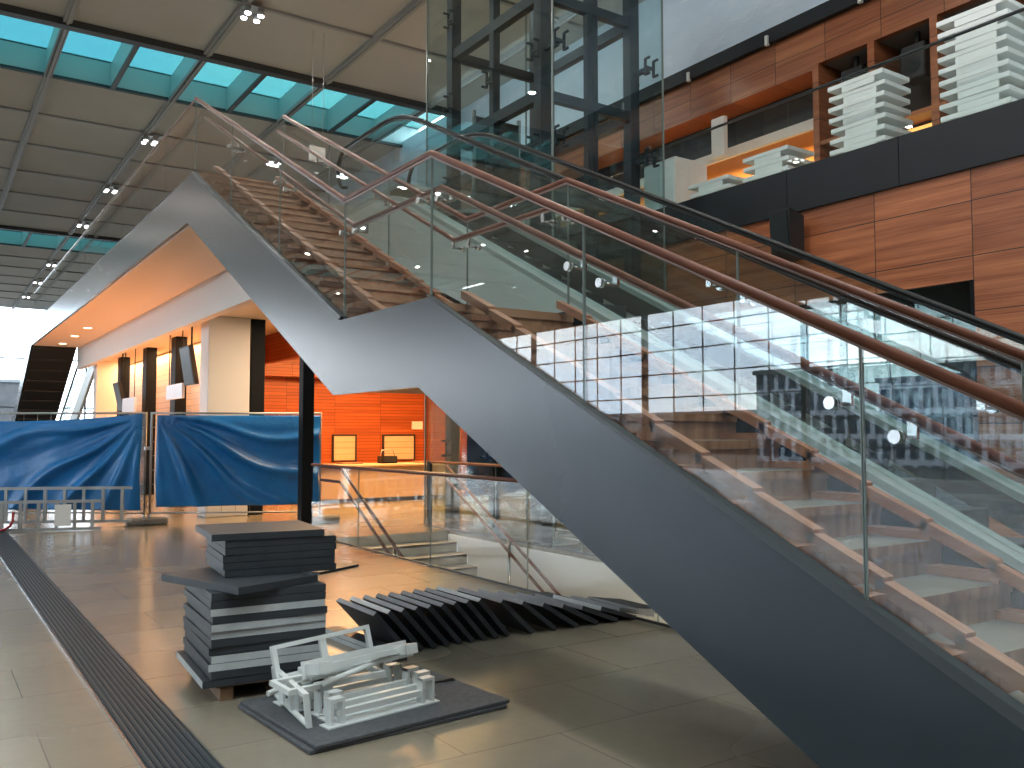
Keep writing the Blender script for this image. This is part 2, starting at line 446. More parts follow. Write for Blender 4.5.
# upper floor slab behind the staircase: floor, soffit, steel edge
struct(MB().prism([(XS+.12,12.75),(20,12.75),(20,32.6),(XS+.12,32.6)],4.60,ZU,'z').build('floor_upper', M['stone_step']))
m = MB(); m.prism([(12.29,5.172),(12.51,4.556),(32.6,4.536),(32.6,5.2),(13.44,5.2),(12.35,5.2)],XS,XS+.12); trim(m, M['steel'])
m = MB(); m.box(XS+.12,32.5,4.536,20,32.6,5.2); trim(m, M['steel'])
m = MB(); m.box(XS+.05,12.62,4.53,4.41,32.5,4.60); trim(m, M['soffit'])
m = MB(); m.box(4.41,12.75,3.83,4.58,32.9,4.6); trim(m, M['white'])           # white downstand beam
m = MB(); m.box(4.58,12.9,4.02,7.3,32.5,4.10); m.box(7.3,13.9,4.02,20,32.5,4.10); trim(m, M['soffit'])

struct(MB().box(XW+.12,BY,7.98,20.2,FY,8.2).build('ceiling_gallery', M['wall_grey']))
struct(MB().box(20,BY,-.2,20.2,FY,8.0).build('wall_outer', M['wall_grey']))
struct(MB().box(XW+.1,BY-.2,0,20.2,BY,8.0).build('wall_gallery_end', M['wall_grey']))
struct(MB().box(4.5,32.4,ZU,20,32.55,7.98).build('wall_upper_end', M['wall_grey']))
# ================================================================== STAIRCASE
R1, T1, N1 = .1615, .33, 16
R2, T2 = .1635, .332
ZL = R1*N1
YT = 5.45; YB2 = 7.15
stair = thing('staircase', 'long slate blue steel staircase with a mid landing rising to the upper floor', 'staircase', (3.6,3,0))
prof = [(.1,.02),(1.6,.0),(5.691,1.989),(7.27,1.989),(12.51,4.556),(12.29,5.172),(7.134,2.631),(5.517,2.622)]
MB().prism(prof, XS, XS+.06).build('stringer', M['steel'], stair)
MB().prism(prof, XF-.02, XF+.04).build('stringer', M['steel'], stair)
soff = [(1.6,.02),(5.70,2.02),(7.27,2.02),(12.5,4.58)]
MB().prism(soff+[(p[0]-.02,p[1]+.06) for p in soff[::-1]], XS+.06, XF-.02).build('underside', M['steel_dark'], stair)
for k in range(N1):                         # lower flight: step k counts down from the landing
    y = YT-T1*k; z = ZL-R1*(k+1)
    m = MB()
    m.box(XS+.07,y-T1+.0,z-.05,XF-.03,y+.03,z,1,{2:0})      # tread
    m.box(XS+.07,y+.012,z,XF-.03,y+.03,z+R1-.05,0)        # riser above it
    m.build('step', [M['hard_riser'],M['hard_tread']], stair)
MB().box(XS+.07,YT,ZL-.06,XF-.03,YB2,ZL).build('landing', M['hard_upper'], stair)
for k in range(16):
    y = YB2+T2*k; z = ZL+R2*(k+1)
    m = MB()
    m.box(XS+.07,y,z-R2+.002,XF-.03,y+.03,z-.03,0)
    m.box(XS+.07,y-.02,z-.03,XF-.03,y+T2+.03,z,1)
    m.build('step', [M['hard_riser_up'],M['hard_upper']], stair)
m = MB().prism([(5.57,2.645),(5.52,2.625),(.1,.026),(.05,.04),(.05,.075)], XS-.012, XS+.05)
m.build('edge_channel', M['steel_dark'], stair)
MB().prism([(7.134,2.634),(12.29,5.175),(12.26,5.205),(7.10,2.66)], XS-.012, XS+.05).build('edge_channel', M['steel_dark'], stair)

# ---- protective timber on both edges: sloping planks with wedges over every tread
def guard(x0, x1, lower, far, label):
    root = thing('edge_protection', label, 'timber protection', ((x0+x1)/2, 3 if lower else 9, 1))
    mt = M['board_far'] if far else M['board']
    n = 16
    w = (x1-x0)
    for k in range(n):
        if lower: ya = YT-T1*k+.02; za = ZL-R1*k; dy, dz = -T1, -R1
        else: ya = YB2+T2*(n-k)-.02-T2; za = ZL+R2*(n-k); dy, dz = -T2, -R2
        # sloping plank over two nosings and the flat board on the tread under it
        m = MB(); p0, p1 = (x0+w*.66, x1) if not far else (x0, x0+w*.5)
        m.prism([(ya+.02,za+.045),(ya+.02,za+.105),(ya+dy-.02,za+dz+.105),(ya+dy-.02,za+dz+.045)], p0, p1)
        m.build('plank', mt, root)
        m = MB(); m.prism([(ya-.002,za+dz+.002),(ya-.002,za+dz+.042),(ya+dy-.03,za+dz+.042),(ya+dy-.03,za+dz+.002)], x0, x1)
        m.build('tread_board', mt, root)
    return root
guard(XS+.10, XS+.31, True, False, 'softwood edge boards along the outer side of the lower stair flight')
guard(XS+.10, XS+.31, False, False, 'softwood edge boards along the outer side of the upper stair flight')
guard(XF-.17, XF-.05, True, True, 'reddish edge boards along the inner side of the lower stair flight')
guard(XF-.17, XF-.05, False, True, 'reddish edge boards along the inner side of the upper stair flight')

# ---- glass balustrades
SL1, SL2 = .4798, .496
def rail_z(y):
    if y <= 5.558: return 3.683-SL1*(5.558-y)
    if y <= 7.118: return 3.683
    return 3.683+SL2*(y-7.118)
def base_z(y):
    if y <= 5.53: return 2.61-SL1*(5.53-y)
    if y <= 7.13: return 2.61
    return 2.61+.4926*(y-7.13)
def gpanel(x, y0, y1, root, th=.011):
    pts = sorted({y0, y1} | {v for v in (5.545,7.118) if y0 < v < y1})
    poly = [(y,base_z(y)-.03) for y in pts]+[(y,rail_z(y)-.02) for y in pts[::-1]]
    g = MB().prism(poly, x-th/2, x+th/2)
    o = g.build('glass_panel', M['glass'], root)
    for yy in (y0, y1):
        MB().box(x-th/2-.0005, yy-.002, base_z(yy), x+th/2+.0005, yy+.002, rail_z(yy)-.03).build('glass_edge', M['glass_edge'], o)
def balustrade(x, inner, label):
    root = thing('balustrade', label, 'glass balustrade', (x,6,2))
    jl = [.25,2.085,3.80,5.55,7.11,8.80,10.54,12.27]
    for a, b in zip(jl, jl[1:]): gpanel(x, a+.005, b-.005, root)
    ys_ = [.2,5.558,7.118,12.28]
    MB().tube([(x,y,rail_z(y)) for y in ys_], .023, 10).build('handrail', M['copper'], root)
    MB().tube([(x,y,rail_z(y)-.026) for y in ys_], .011, 8, rz=.010).build('rail_channel', M['railbase'], root)
    xi = x+inner*.11
    zi = lambda y: rail_z(y)-.225
    il = MB().tube([(xi,y,zi(y)) for y in (.2,5.6,7.16,12.2)], .02, 10).build('inner_handrail', M['copper'], root)
    MB().tube([(xi,y,zi(y)-.022) for y in (.2,5.6,7.16,12.2)], .010, 8).build('rail_strip', M['railbase'], il)
    for j in (2.085,3.80,5.6,7.05,8.80,10.54):
        for d in (-.14,.14):
            y = j+d
            m = MB(); z = zi(y)-.085
            m.cyl((x-inner*.016,y,z),(x-inner*.008,y,z),.026,16); m.cyl((x+inner*.008,y,z),(x+inner*.022,y,z),.026,16)
            m.tube([(x+inner*.02,y,z),(xi,y,z-.004)], .009, 8)
            m.box(xi-.008,y-.02,z-.01,xi+.008,y+.02,zi(y)-.02)
            m.build('bracket', M['chrome'], il)
    return root
balustrade(XS+.03, 1, 'glass balustrade with copper handrail on the outer side of the staircase, nearest the floor')
balustrade(XF-.005, -1, 'glass balustrade with copper handrail on the inner side of the staircase, by the escalator')

# ---- guard glass along the upper floor edge
root = thing('guardrail', 'frameless glass guardrail with slim pale rail along the upper floor edge', 'guardrail', (XS+.04,22,ZU))
y = 12.30
while y < 32.3:
    y1 = min(y+1.75, 32.5)
    MB().box(XS+.03,y+.006,ZU-.05,XS+.047,y1-.006,6.22).build('glass_panel', M['glass'], root); y += 1.75
MB().tube([(XS+.038,12.28,6.24),(XS+.038,32.5,6.24)], .018, 8).build('handrail', M['railbase'], root)
MB().box(XS+.01,13.4,ZU,XS+.07,32.5,ZU+.03).build('edge_channel', M['steel_dark'], root)

# ================================================================== ESCALATOR
EX0, EX1 = 5.44, 6.69
ES, EYT, EZT = .495, 10.9, 6.13
def hz(y): return EZT-ES*(EYT-y)
YE0 = EYT-(EZT-.98)/ES      # where the handrail reaches the lower landing
def path(off, y_end=12.7, y_start=None):
    pts = []
    if y_start is not None: pts.append((y_start, .98+off))
    for k in range(6):
        t = k/5; y = YE0-.45+.9*t; pts.append((y, .98+off+ES*.45*t*t*1.0))
    for k in range(6):
        t = k/5; y = EYT-.6+1.2*t
        pts.append((y, hz(EYT-.6)+off+ES*(1.2*t-.5*1.2*t*t)))
    pts.append((y_end, pts[-1][1]))
    return pts
esc = thing('escalator', 'escalator with black handrails and pale grey green side cladding beside the staircase', 'escalator', (6.05,5.5,0))
for xx, s in ((EX0,-1),(EX1,1)):
    hp = path(0, 12.75, YE0-1.0)
    ends = [(hp[-1][0]+.32*math.sin(a), hp[-1][1]-.32+.32*math.cos(a)) for a in [PI*k/8 for k in range(1,9)]]
    MB().tube([(xx,y,z) for y,z in hp+ends], .034, 10, rz=.024).build('handrail', M['rubber'], esc)
    MB().tube([(xx,y,z-.035) for y,z in hp], .016, 8).build('handrail_guide', M['steel_dark'], esc)
    gp = [(y,z-.03) for y,z in hp]; dk = [(y,z-1.13) for y,z in hp]
    js = list(range(0,len(gp)))
    # glass split at every 1.6 m along the slope
    def zat(pl, y):
        for a, b in zip(pl, pl[1:]):
            if a[0] <= y <= b[0]: return a[1]+(b[1]-a[1])*(y-a[0])/max(1e-6,b[0]-a[0])
        return pl[-1][1]
    y = gp[0][0]
    while y < gp[-1][0]-.1:
        y1 = min(y+1.45, gp[-1][0])
        yy = sorted({y+.004,y1-.004} | {p[0] for p in gp if y+.05 < p[0] < y1-.05})
        MB().prism([(q,zat(dk,q)) for q in yy]+[(q,zat(gp,q)) for q in yy[::-1]], xx-.005, xx+.005).build('glass_panel', M['glass_teal'], esc)
        y += 1.45
    # deck strip, inner skirt and outer cladding
    dpoly = [(y,z-1.13) for y,z in hp]; lpoly = [(y,z-1.19) for y,z in hp]
    MB().prism(dpoly+lpoly[::-1], xx-.13 if s < 0 else xx-.10, xx+.10 if s < 0 else xx+.13).build('deck', M['deck'], esc)
    MB().prism(lpoly+[(y,z-1.42) for y,z in hp][::-1], xx-s*.10-.01, xx-s*.10+.01).build('skirt', M['step_metal'], esc)
    bot = [(y,max(z-2.1, .005 if y < 3 else -9)) for y,z in hp]
    bot = [(y,max(b,.005)) for y,b in bot]
    bot = [(y,min(b,l[1]-.02)) for (y,b),l in zip(bot,lpoly)]
    o = MB().prism(lpoly+bot[::-1], xx+s*.10 if s > 0 else xx-.13, xx+.13 if s > 0 else xx-.10).build('cladding', M['cladding'], esc)
k = 0; y = YE0-.2
while y < EYT+.1:
    z = hz(y)-1.36
    MB().prism([(y,z-.2),(y+.42,z-.2),(y+.42,z),(y+.005,z),(y,z-.01)], EX0+.11, EX1-.11).build('step', M['step_metal'], esc)
    y += .40
    k += 1
MB().box(EX0+.11,EYT+.2,ZU-.06,EX1-.11,12.75,ZU).build('landing_plate', M['deck'], esc)

# ================================================================== ELEVATOR TOWER
TX0, TX1, TY0, TY1 = 7.95, 9.80, 11.0, 13.75
GX0, GX1, GY0, GY1 = 7.72, 9.97, 10.42, 14.35
tw = thing('elevator_shaft', 'glass elevator shaft with dark steel frame rising beside the stairs', 'elevator shaft', (8.87,12.4,0))
def post(x, y, w=.19): MB().box(x-w/2,y-w/2,0,x+w/2,y+w/2,ZC).build('post', M['frame_steel'], tw)
for x in (TX0,TX1):
    for y in (TY0,TY1): post(x,y)
post(TX0,(TY0+TY1)/2-.0,.13); post((TX0+TX1)/2+.0,TY0,.11); post((TX0+TX1)/2+.14,TY0,.07); post(TX0+.2,TY0+.1,.13)
for z in (2.1,3.7,5.35,6.95,8.55,10.15):
    for x in (TX0,TX1): MB().box(x-.07,TY0,z-.09,x+.07,TY1,z+.09).build('beam', M['frame_steel'], tw)
    for y in (TY0,TY1): MB().box(TX0,y-.06,z-.08,TX1,y+.06,z+.08).build('beam', M['frame_steel'], tw)
MB().box((TX0+TX1)/2-.05,TY0+.2,10.2,(TX0+TX1)/2+.05,TY1,10.32).build('beam', M['frame_steel'], tw)
zs = [0.05,2.9,6.15,9.2,ZC]
for a, b in zip(zs, zs[1:]):
    for (x0,y0,x1,y1) in ((GX0,GY0,GX0+.015,GY1),(GX1-.015,GY0,GX1,GY1),(GX0+.02,GY0,GX1-.02,GY0+.015),(GX0+.02,GY1-.015,GX1-.02,GY1)):
        MB().box(x0,y0,a+.006,x1,y1,b-.006).build('glass_panel', M['glass_teal'], tw)
for gx in (GX0,GX1):
    for gy in (GY0,GY1): MB().box(gx-.012,gy-.012,0,gx+.012,gy+.012,ZC).build('glass_edge', M['glass_edge'], tw)
def spider(px, py, z, gx, gy):
    """cast fitting: arm from the post to the glass and an H of four stubs"""
    m = MB(); d = Vector((gx-px,gy-py,0)); L = d.length; d.normalize(); t = Vector((-d.y,d.x,0))
    p = Vector((px,py,z)); e = p+d*(L-.03)
    m.bar(p, e-d*.1, .07, .07)
    for sgn in (-1,1):
        m.bar(e-d*.1+t*sgn*.0, e-d*.1+t*sgn*.09, .035, .05)
        m.bar(e-d*.1+t*sgn*.09+Vector((0,0,-.14)), e-d*.1+t*sgn*.09+Vector((0,0,.14)), .035, .035, up=tuple(d))
        for zz in (-.13,.13): m.cyl(e-d*.1+t*sgn*.09+Vector((0,0,zz)), e+t*sgn*.09+Vector((0,0,zz)), .022, 10)
    m.build('spider_fitting', M['frame_steel'], tw)
for z in (1.4,2.9,6.15,7.65,9.2):
    for y in (TY0+.05,TY1-.05): spider(TX0,y,z,GX0,y)
    spider(TX0,(TY0+TY1)/2,z,GX0,(TY0+TY1)/2)
    for x in (TX0,TX1): spider(x,TY0,z,x,GY0)
    spider(TX1,TY0+.05,z,GX1,TY0+.05)
# lift car guide and doors behind, at the upper floor
MB().box(TX0+.35,TY1-.12,ZU,TX0+.40,TY1-.06,7.6).build('door_frame', M['chrome'], tw)
MB().box(TX0+1.35,TY1-.12,ZU,TX0+1.40,TY1-.06,7.6).build('door_frame', M['chrome'], tw)
MB().box(TX0+.40,TY1-.10,ZU,TX0+1.35,TY1-.08,7.5).build('door', M['step_metal'], tw)

# ================================================================== GALLERY
root = thing('guardrail', 'frameless glass guardrail with dark rail along the gallery edge', 'guardrail', (XG+.06,6,5.34))
y = BY
while y < 10.3:
    y1 = y+1.7
    MB().box(XG+.05,y+.005,5.30,XG+.067,y1-.005,6.34).build('glass_panel', M['glass'], root); y = y1
MB().tube([(XG+.058,BY,6.36),(XG+.058,y1,6.36)], .022, 8).build('handrail', M['steel_dark'], root)

ZG = 5.3
def bench_proto():
    """white lacquered display board with its foot panels, stacked upside by upside"""
    r = thing('display_bench', '', 'display bench', (0,0,0))
    MB().bbox(0,-.43,.085,.62,.43,.15,.006).build('top_board', M['white_board'], r)
    MB().box(.004,-.30,0,.03,.20,.085).build('front_panel', M['white_board'], r)
    MB().box(.10,.20,0,.56,.225,.085).build('foot', M['white_board'], r)
    MB().box(.10,-.24,0,.56,-.215,.085).build('foot', M['white_board'], r)
    return r
bp = bench_proto(); first = True
def bench(x, y, z, rz, label, group, tilt=0):
    global first
    o = bp if first else copy_tree(bp); first = False
    o.location = (x,y,z); o.rotation_euler = (tilt,0,rz); o['label'] = label; o['group'] = group
    return o
n1 = 8
ordw = ['lowest','second lowest','third from the bottom','fourth from the bottom','fifth from the bottom','sixth from the bottom','seventh from the bottom','eighth from the bottom','ninth from the bottom','topmost']
for k in range(n1):
    bench(10.5+.01*random.uniform(-1,1), 7.22+random.uniform(-.02,.02), ZG+.152*k, random.uniform(-.02,.02),
          'white display bench, %s in the shorter of the two tall gallery stacks' % ('topmost' if k == n1-1 else ordw[k]), 'white benches stacked on the gallery')
for k in range(10):
    bench(10.5+.01*random.uniform(-1,1), 5.62+random.uniform(-.02,.02), ZG+.152*k, random.uniform(-.02,.02),
          'white display bench, %s in the tallest gallery stack' % ('topmost' if k == 9 else ordw[k]), 'white benches stacked on the gallery')
for k in range(4):
    bench(10.5+.01*random.uniform(-1,1), 8.80+random.uniform(-.02,.02), ZG+.152*k, random.uniform(-.02,.02),
          'white display bench, %s in the low gallery stack beside the shorter tall' % ('topmost' if k == 3 else ordw[k]), 'white benches stacked on the gallery')
for k in range(3):
    bench(10.5+.01*random.uniform(-1,1), 9.95+random.uniform(-.02,.02), ZG+.152*k, random.uniform(-.02,.02),
          'white display bench, %s in the lowest gallery stack, by the white cabinet' % ('topmost' if k == 2 else ordw[k]), 'white benches stacked on the gallery')
r = thing('white_cabinet', 'tall white cabinet standing at the elevator end of the gallery', 'cabinet', (11.1,11.35,ZG))
MB().bbox(10.95,11.15,ZG,11.75,11.95,6.55,.01).build('body', M['white'], r)
MB().box(10.93,11.17,ZG+.06,10.95,11.54,6.5).build('door', M['white_board'], r); MB().box(10.93,11.56,ZG+.06,10.95,11.93,6.5).build('door', M['white_board'], r)
# walnut shelving wall with open bays at the back of the gallery (near part)
r = struct(thing('wall_shelving', 'walnut wall with open bays behind the gallery stacks', 'wall', (XW,6,ZG)))
y = 9.42
for k in range(9):
    MB().box(XW-.02,y-.06,ZG,XW+.7,y+.06,7.98).build('upright', M['wood_up'], r)
    if k in (0,):
        pass
    MB().box(XW+.0,y-1.0,6.55,XW+.68,y-.06,6.62).build('shelf', M['wood_up'], r)
    y -= 1.06
MB().box(XW+.68,BY,ZG,XW+.75,9.36,7.98).build('back_panel', M['dark'], r)
for k, yy in enumerate((8.85,7.75)):
    q = thing('loudspeaker', ('black loudspeaker in the open walnut bay above the low panels','black loudspeaker in the walnut bay above the shorter tall stack')[k], 'loudspeaker', (XW+.35,yy,7.3))
    MB().bbox(XW+.15,yy-.2,7.2,XW+.5,yy+.2,7.75,.02).build('body', M['black'], q)
    MB().cyl((XW+.14,yy,7.42),(XW+.16,yy,7.42),.13,20).build('cone', M['screen'], q)
    MB().box(XW+.28,yy-.03,7.75,XW+.34,yy+.03,7.98).build('mount', M['black'], q)
# gallery shop further along: dark strip, white lintel, orange back wall
M['orange'] = mat('orange painted wall', (.80,.36,.11), .6)
struct(MB().box(XW+2.5,9.45,ZG,XW+2.6,20,7.9).build('wall_gallery_shop', M['orange']))
m = MB(); m.box(XW+.6,9.45,7.13,XW+.68,20,7.32); trim(m, M['white'])
m = MB(); m.box(XW+.62,9.45,7.32,XW+.74,20,7.9); trim(m, M['band'])
o = MB().box(XW-.02,11.5,6.95,XW+.08,11.82,7.72).build('hanging_sign', M['white']); tag(o, 'short white panel hanging below the gallery fascia', 'hanging sign')
r = thing('hanging_sign', 'small white sign hung above the upper floor beyond the stair top', 'hanging sign', (7.38,19,7.86))
MB().bbox(7.2,18.97,7.86,7.58,19.03,8.2,.008).build('panel', M['white'], r)
for x in (7.26,7.52): MB().cyl((x,19,8.2),(x,19,ZC),.005,6).build('rod', M['galv'], r)
# lit wall niche between the stacks; its lit back is a panel made to glow
M['amber'] = mat('amber niche glow', (1,.7,.3), .5, emit=(1,.50,.12), estr=1.3)
r = thing('lit_niche', 'lit niche in the walnut bay between the two tall stacks, its light given by a glowing panel', 'lamp', (XW+.3,7.8,6.0))
MB().box(XW+.40,7.50,5.98,XW+.56,8.14,6.54).build('housing', M['black'], r)
MB().box(XW+.392,7.54,6.02,XW+.40,8.10,6.50).build('glow_panel', M['amber'], r)
MB().box(XW+.30,7.50,5.84,XW+.56,8.14,5.98).build('base', M['wood_up'], r)
# loudspeaker on the walnut wall below the band
q = thing('loudspeaker', 'black loudspeaker mounted on the walnut wall under the graphite band', 'loudspeaker', (XG,7.85,4.1))
MB().prism([(XG-.32,4.12),(XG-.05,4.02),(XG-.05,4.62),(XG-.36,4.70)],7.68,8.02,'y').build('body', M['black'], q)
MB().prism([(XG-.345,4.16),(XG-.33,4.155),(XG-.365,4.655),(XG-.38,4.66)],7.71,7.99,'y').build('grille', M['screen'], q)
MB().box(XG-.06,7.78,4.28,XG+.05,7.92,4.42).build('mount', M['black'], q)

# ================================================================== STAIRWELL
well = thing('stone_staircase', 'pale stone stairs leading down through the floor opening', 'staircase', (6.5,11,-2.5))
YW = 13.33
for k in range(14):
    z = -.165*(k+1); y = YW-.33*k
    m = MB(); m.box(WX0+.06,y-.33,z-.04,WX1-.04,y+.02,z); m.box(WX0+.06,y,z-.0,WX1-.04,y+.02,z+.16)
    m.build('step', M['stone_step'], well)
m = MB(); m.box(WX1-.03,WY0,-3.2,WX1+.0,YW,-.06); struct(m.build('wall_well', M['white']))
m = MB(); m.box(WX0,WY0,-3.2,WX0+.04,YW,-.26); m.box(WX0,WY0-.1,-3.2,WX1,WY0,-.26); struct(m.build('wall_stairwell', M['white']))
struct(MB().box(WX0-.2,WY0-.2,-3.3,WX1+.2,YW+.1,-3.2).build('floor_lower', M['stone_step']))
def handpair(x, label, y0=13.05, flat=True):
    r = thing('handrail', label, 'handrail', (x,11.5,-.5))
    for dz in (1.12,.90):
        pts = ([(x,13.85,dz)] if flat else [])+[(x,y0,dz),(x,y0-4.4,dz-4.4*.535)]
        MB().tube(pts, .024, 10).build('rail', M['copper'], r)
    for t in (1.9,3.9):
        y = y0-t; MB().cyl((x,y,1.1-.535*t),(x,y,-.165*math.ceil((YW-y)/.33)),.022,10).build('post', M['chrome'], r)
    return r
handpair(WX0+.12, 'pair of sloping brown handrails going down the near side of the stone stairs')
handpair(WX1-.25, 'pair of sloping brown handrails going down the far side of the stone stairs', 13.0, False)
def well_glass(x, y0, y1, label, endpost):
    r = thing('glass_railing', label, 'glass railing', (x,(y0+y1)/2,0))
    y = y1
    jl = [13.9,12.05,9.86,7.73,5.75,4.2] if x < 6 else [14.1,11.9,9.7,7.5,5.3]
    for a, b in zip(jl, jl[1:]):
        MB().box(x-.008,b+.006,0.002,x+.008,a-.006,1.13).build('glass_panel', M['glass'], r)
        MB().box(x-.009,b+.002,0.002,x+.009,b+.006,1.13).build('joint', M['glass_edge'], r)
    MB().tube([(x,jl[0],1.15),(x,jl[-1],1.15)], .024, 10).build('handrail', M['copper'], r)
    MB().box(x-.014,jl[-1],0,x+.014,jl[0],.018).build('base_channel', M['steel_dark'], r)
    if endpost: MB().box(x-.028,jl[0]-.05,0,x+.028,jl[0]+.05,1.16).build('post', M['frame_steel'], r)
    return r
well_glass(WX0-.02, 4.2, 13.9, 'low glass railing with copper rail on the near edge of the floor opening', False)
well_glass(WX1+.028, 5.3, 14.1, 'low glass railing with dark end post on the far edge of the floor opening', True)

# ================================================================== SHOP BELOW THE UPPER FLOOR
def pillar(x0, y0, x1, y1, z1, mt, label):
    m = MB().bbox(x0,y0,0,x1,y1,z1,.012); return tag(m.build('pillar', mt), label, 'pillar')
pillar(4.78,18.0,5.62,18.6,4.02,M['white'],'broad white pillar behind the right-hand blue tarpaulin')
pillar(4.78,31.3,5.45,31.9,4.02,M['white'],'white pillar near the far end of the shop row')
pillar(5.66,18.05,5.95,18.4,4.02,M['black_steel'],'black steel column touching the broad white pillar')
for i, (yy, lb) in enumerate(((22.3,'black steel column behind the hung screen by the white pillar'),(25.6,'black steel column in the middle of the shop front'),(29.3,'slim black steel column near the far white pillar'))):
    pillar(5.15,yy,5.42,yy+.5,4.02,M['black_steel'],lb)
pd = 15.62; pc = FW*pd+RT*((306.5-512)/885*pd)
pillar(pc.x-.105,pc.y-.105,pc.x+.105,pc.y+.105,4.03,M['black_steel'],'slender black steel post in front of the tarpaulin by the floor opening')
struct(MB().box(5.95,19.0,0,6.1,32.4,4.02).build('wall_shop_front', M['wood_pale']))
struct(MB().box(6.1,22.0,0,12.1,22.2,4.02).build('wall_wood', M['wood_shop']))
struct(MB().box(12.1,20.5,0,12.3,22.2,4.02).build('wall_shop_side', M['wood_shop']))
struct(MB().box(12.3,22.6,0,20,22.8,4.02).build('wall_far', M['dark']))
m = MB(); m.box(6.9,17.6,3.35,7.05,22,4.02); trim(m, M['wood_shop'])
m = MB(); m.box(6.15,21.6,3.1,9.2,21.99,3.45); trim(m, M['wood_shop'])
# counter
r = thing('counter', 'long pale service counter in front of the orange wood wall', 'counter', (9,20.2,0))
MB().box(7.45,19.9,.10,11.4,20.6,.86).build('front', M['counter'], r)
MB().bbox(7.35,19.8,.86,11.5,20.7,.92,.01).build('worktop', M['counter'], r)
MB().box(7.5,19.95,0,11.35,20.55,.1).build('plinth', M['black'], r)
for i, (x, w, lb) in enumerate(((9.1,.6,'pale lit opening in the orange wood wall, beside the blue tarpaulin'),(10.55,.9,'pale lit opening in the orange wood wall, in its middle'))):
    q = thing('hatch', lb, 'hatch', (x+w/2,21.98,.95))
    MB().box(x,21.95,.95,x+w,22.0,1.6).build('panel', M['wood_pale'], q)
    mm = MB(); mm.box(x-.04,21.93,.92,x,22.0,1.64); mm.box(x+w,21.93,.92,x+w+.04,22.0,1.64); mm.box(x,21.93,1.6,x+w,22.0,1.64)
    mm.build('frame', M['black'], q)
o = MB().box(11.40,21.94,1.78,11.72,21.985,2.0).build('wall_notice', M['white']); tag(o, 'small blank white notice on the orange wood wall', 'notice')
# bundles and tools on the counter
r = thing('tool_crate', 'small dark crate of tools on the pale counter', 'crate', (9.75,20.2,.92))
mm = MB(); mm.box(9.6,20.05,.92,10.0,20.35,.95); mm.box(9.6,20.05,.92,9.62,20.35,1.1); mm.box(9.98,20.05,.92,10.0,20.35,1.1); mm.box(9.6,20.05,.92,10.0,20.07,1.1); mm.box(9.6,20.33,.92,10.0,20.35,1.1)
mm.build('box', M['black'], r); MB().tube([(9.6,20.2,1.1),(9.65,20.2,1.25),(9.95,20.2,1.25),(10.0,20.2,1.1)], .012, 8).build('handle', M['galv'], r)
for x, lb in ((8.5,'folded brown board on the counter, beside the tarpaulin'),(10.6,'folded brown board on the counter, below the middle hatch')):
    tag(MB().bbox(x,20.0,.921,x+.55,20.4,.955,.008).build('loose_board', M['pallet']), lb, 'board')
# hung screens and film signs
def hung_screen(x, y, z, w, h, tilt, label):
    r = thing('monitor', label, 'monitor', (x,y,z))
    a = tilt
    def P(u, v, d): # u along y(width), v up, d depth along -x
        return Vector((x-d*math.cos(a)-v*math.sin(a), y+u, z+v*math.cos(a)-d*math.sin(a)))
    def slab(u0,u1,v0,v1,d0,d1):
        return [P(u,v,d) for d in (d0,d1) for u,v in ((u0,v0),(u1,v0),(u1,v1),(u0,v1))]
    fs = [(0,1,2,3),(7,6,5,4),(0,4,5,1),(1,5,6,2),(2,6,7,3),(3,7,4,0)]
    MB().add(slab(-w/2,w/2,-h/2,h/2,0,.1), fs).build('housing', M['black'], r)
    MB().add(slab(-w/2+.04,w/2-.04,-h/2+.04,h/2-.04,.1,.106), fs).build('screen', M['screen'], r)
    MB().cyl((x,y,z),(x,y,4.02),.02,8).build('hanger_rod', M['black_steel'], r)
hung_screen(4.95,20.0,3.15,.85,.85,.16,'black screen hung on a rod next to the broad white pillar')
hung_screen(4.95,27.9,2.75,.85,.85,.22,'black screen hung on a rod near the far white pillar')
def film_sign(x, y, z, w, h, label):
    r = thing('hanging_sign', label, 'hanging sign', (x,y,z))
    MB().bbox(x-.03,y-w/2,z-h/2,x+.03,y+w/2,z+h/2,.005).build('panel', M['paper_blue'], r)
    for s in (-1,1): MB().cyl((x,y+s*w*.4,z+h/2),(x,y+s*w*.4,4.02),.012,8).build('rod', M['black_steel'], r)
film_sign(4.9,21.2,2.62,1.5,.34,'pale blue wrapped sign hung beside the screen by the broad white pillar')
film_sign(4.9,26.5,2.45,1.7,.42,'pale blue wrapped sign hung next to the far screen')
# recessed soffit lights
for i, (px, py, lb) in enumerate(((3.75,26.2,'round recessed soffit light nearest the staircase under the upper floor'),(3.75,28.6,'round recessed soffit light in the middle of the row under the upper floor'),(3.75,31.2,'round recessed soffit light at the far end under the upper floor'))):
    r = thing('downlight', lb, 'downlight', (px,py,4.5), 'recessed soffit lights')
    MB().cyl((px,py,4.515),(px,py,4.535),.13,20).build('ring', M['white_metal'], r)
    MB().cyl((px,py,4.508),(px,py,4.516),.10,20).build('lens', M['lamp_warm'], r)

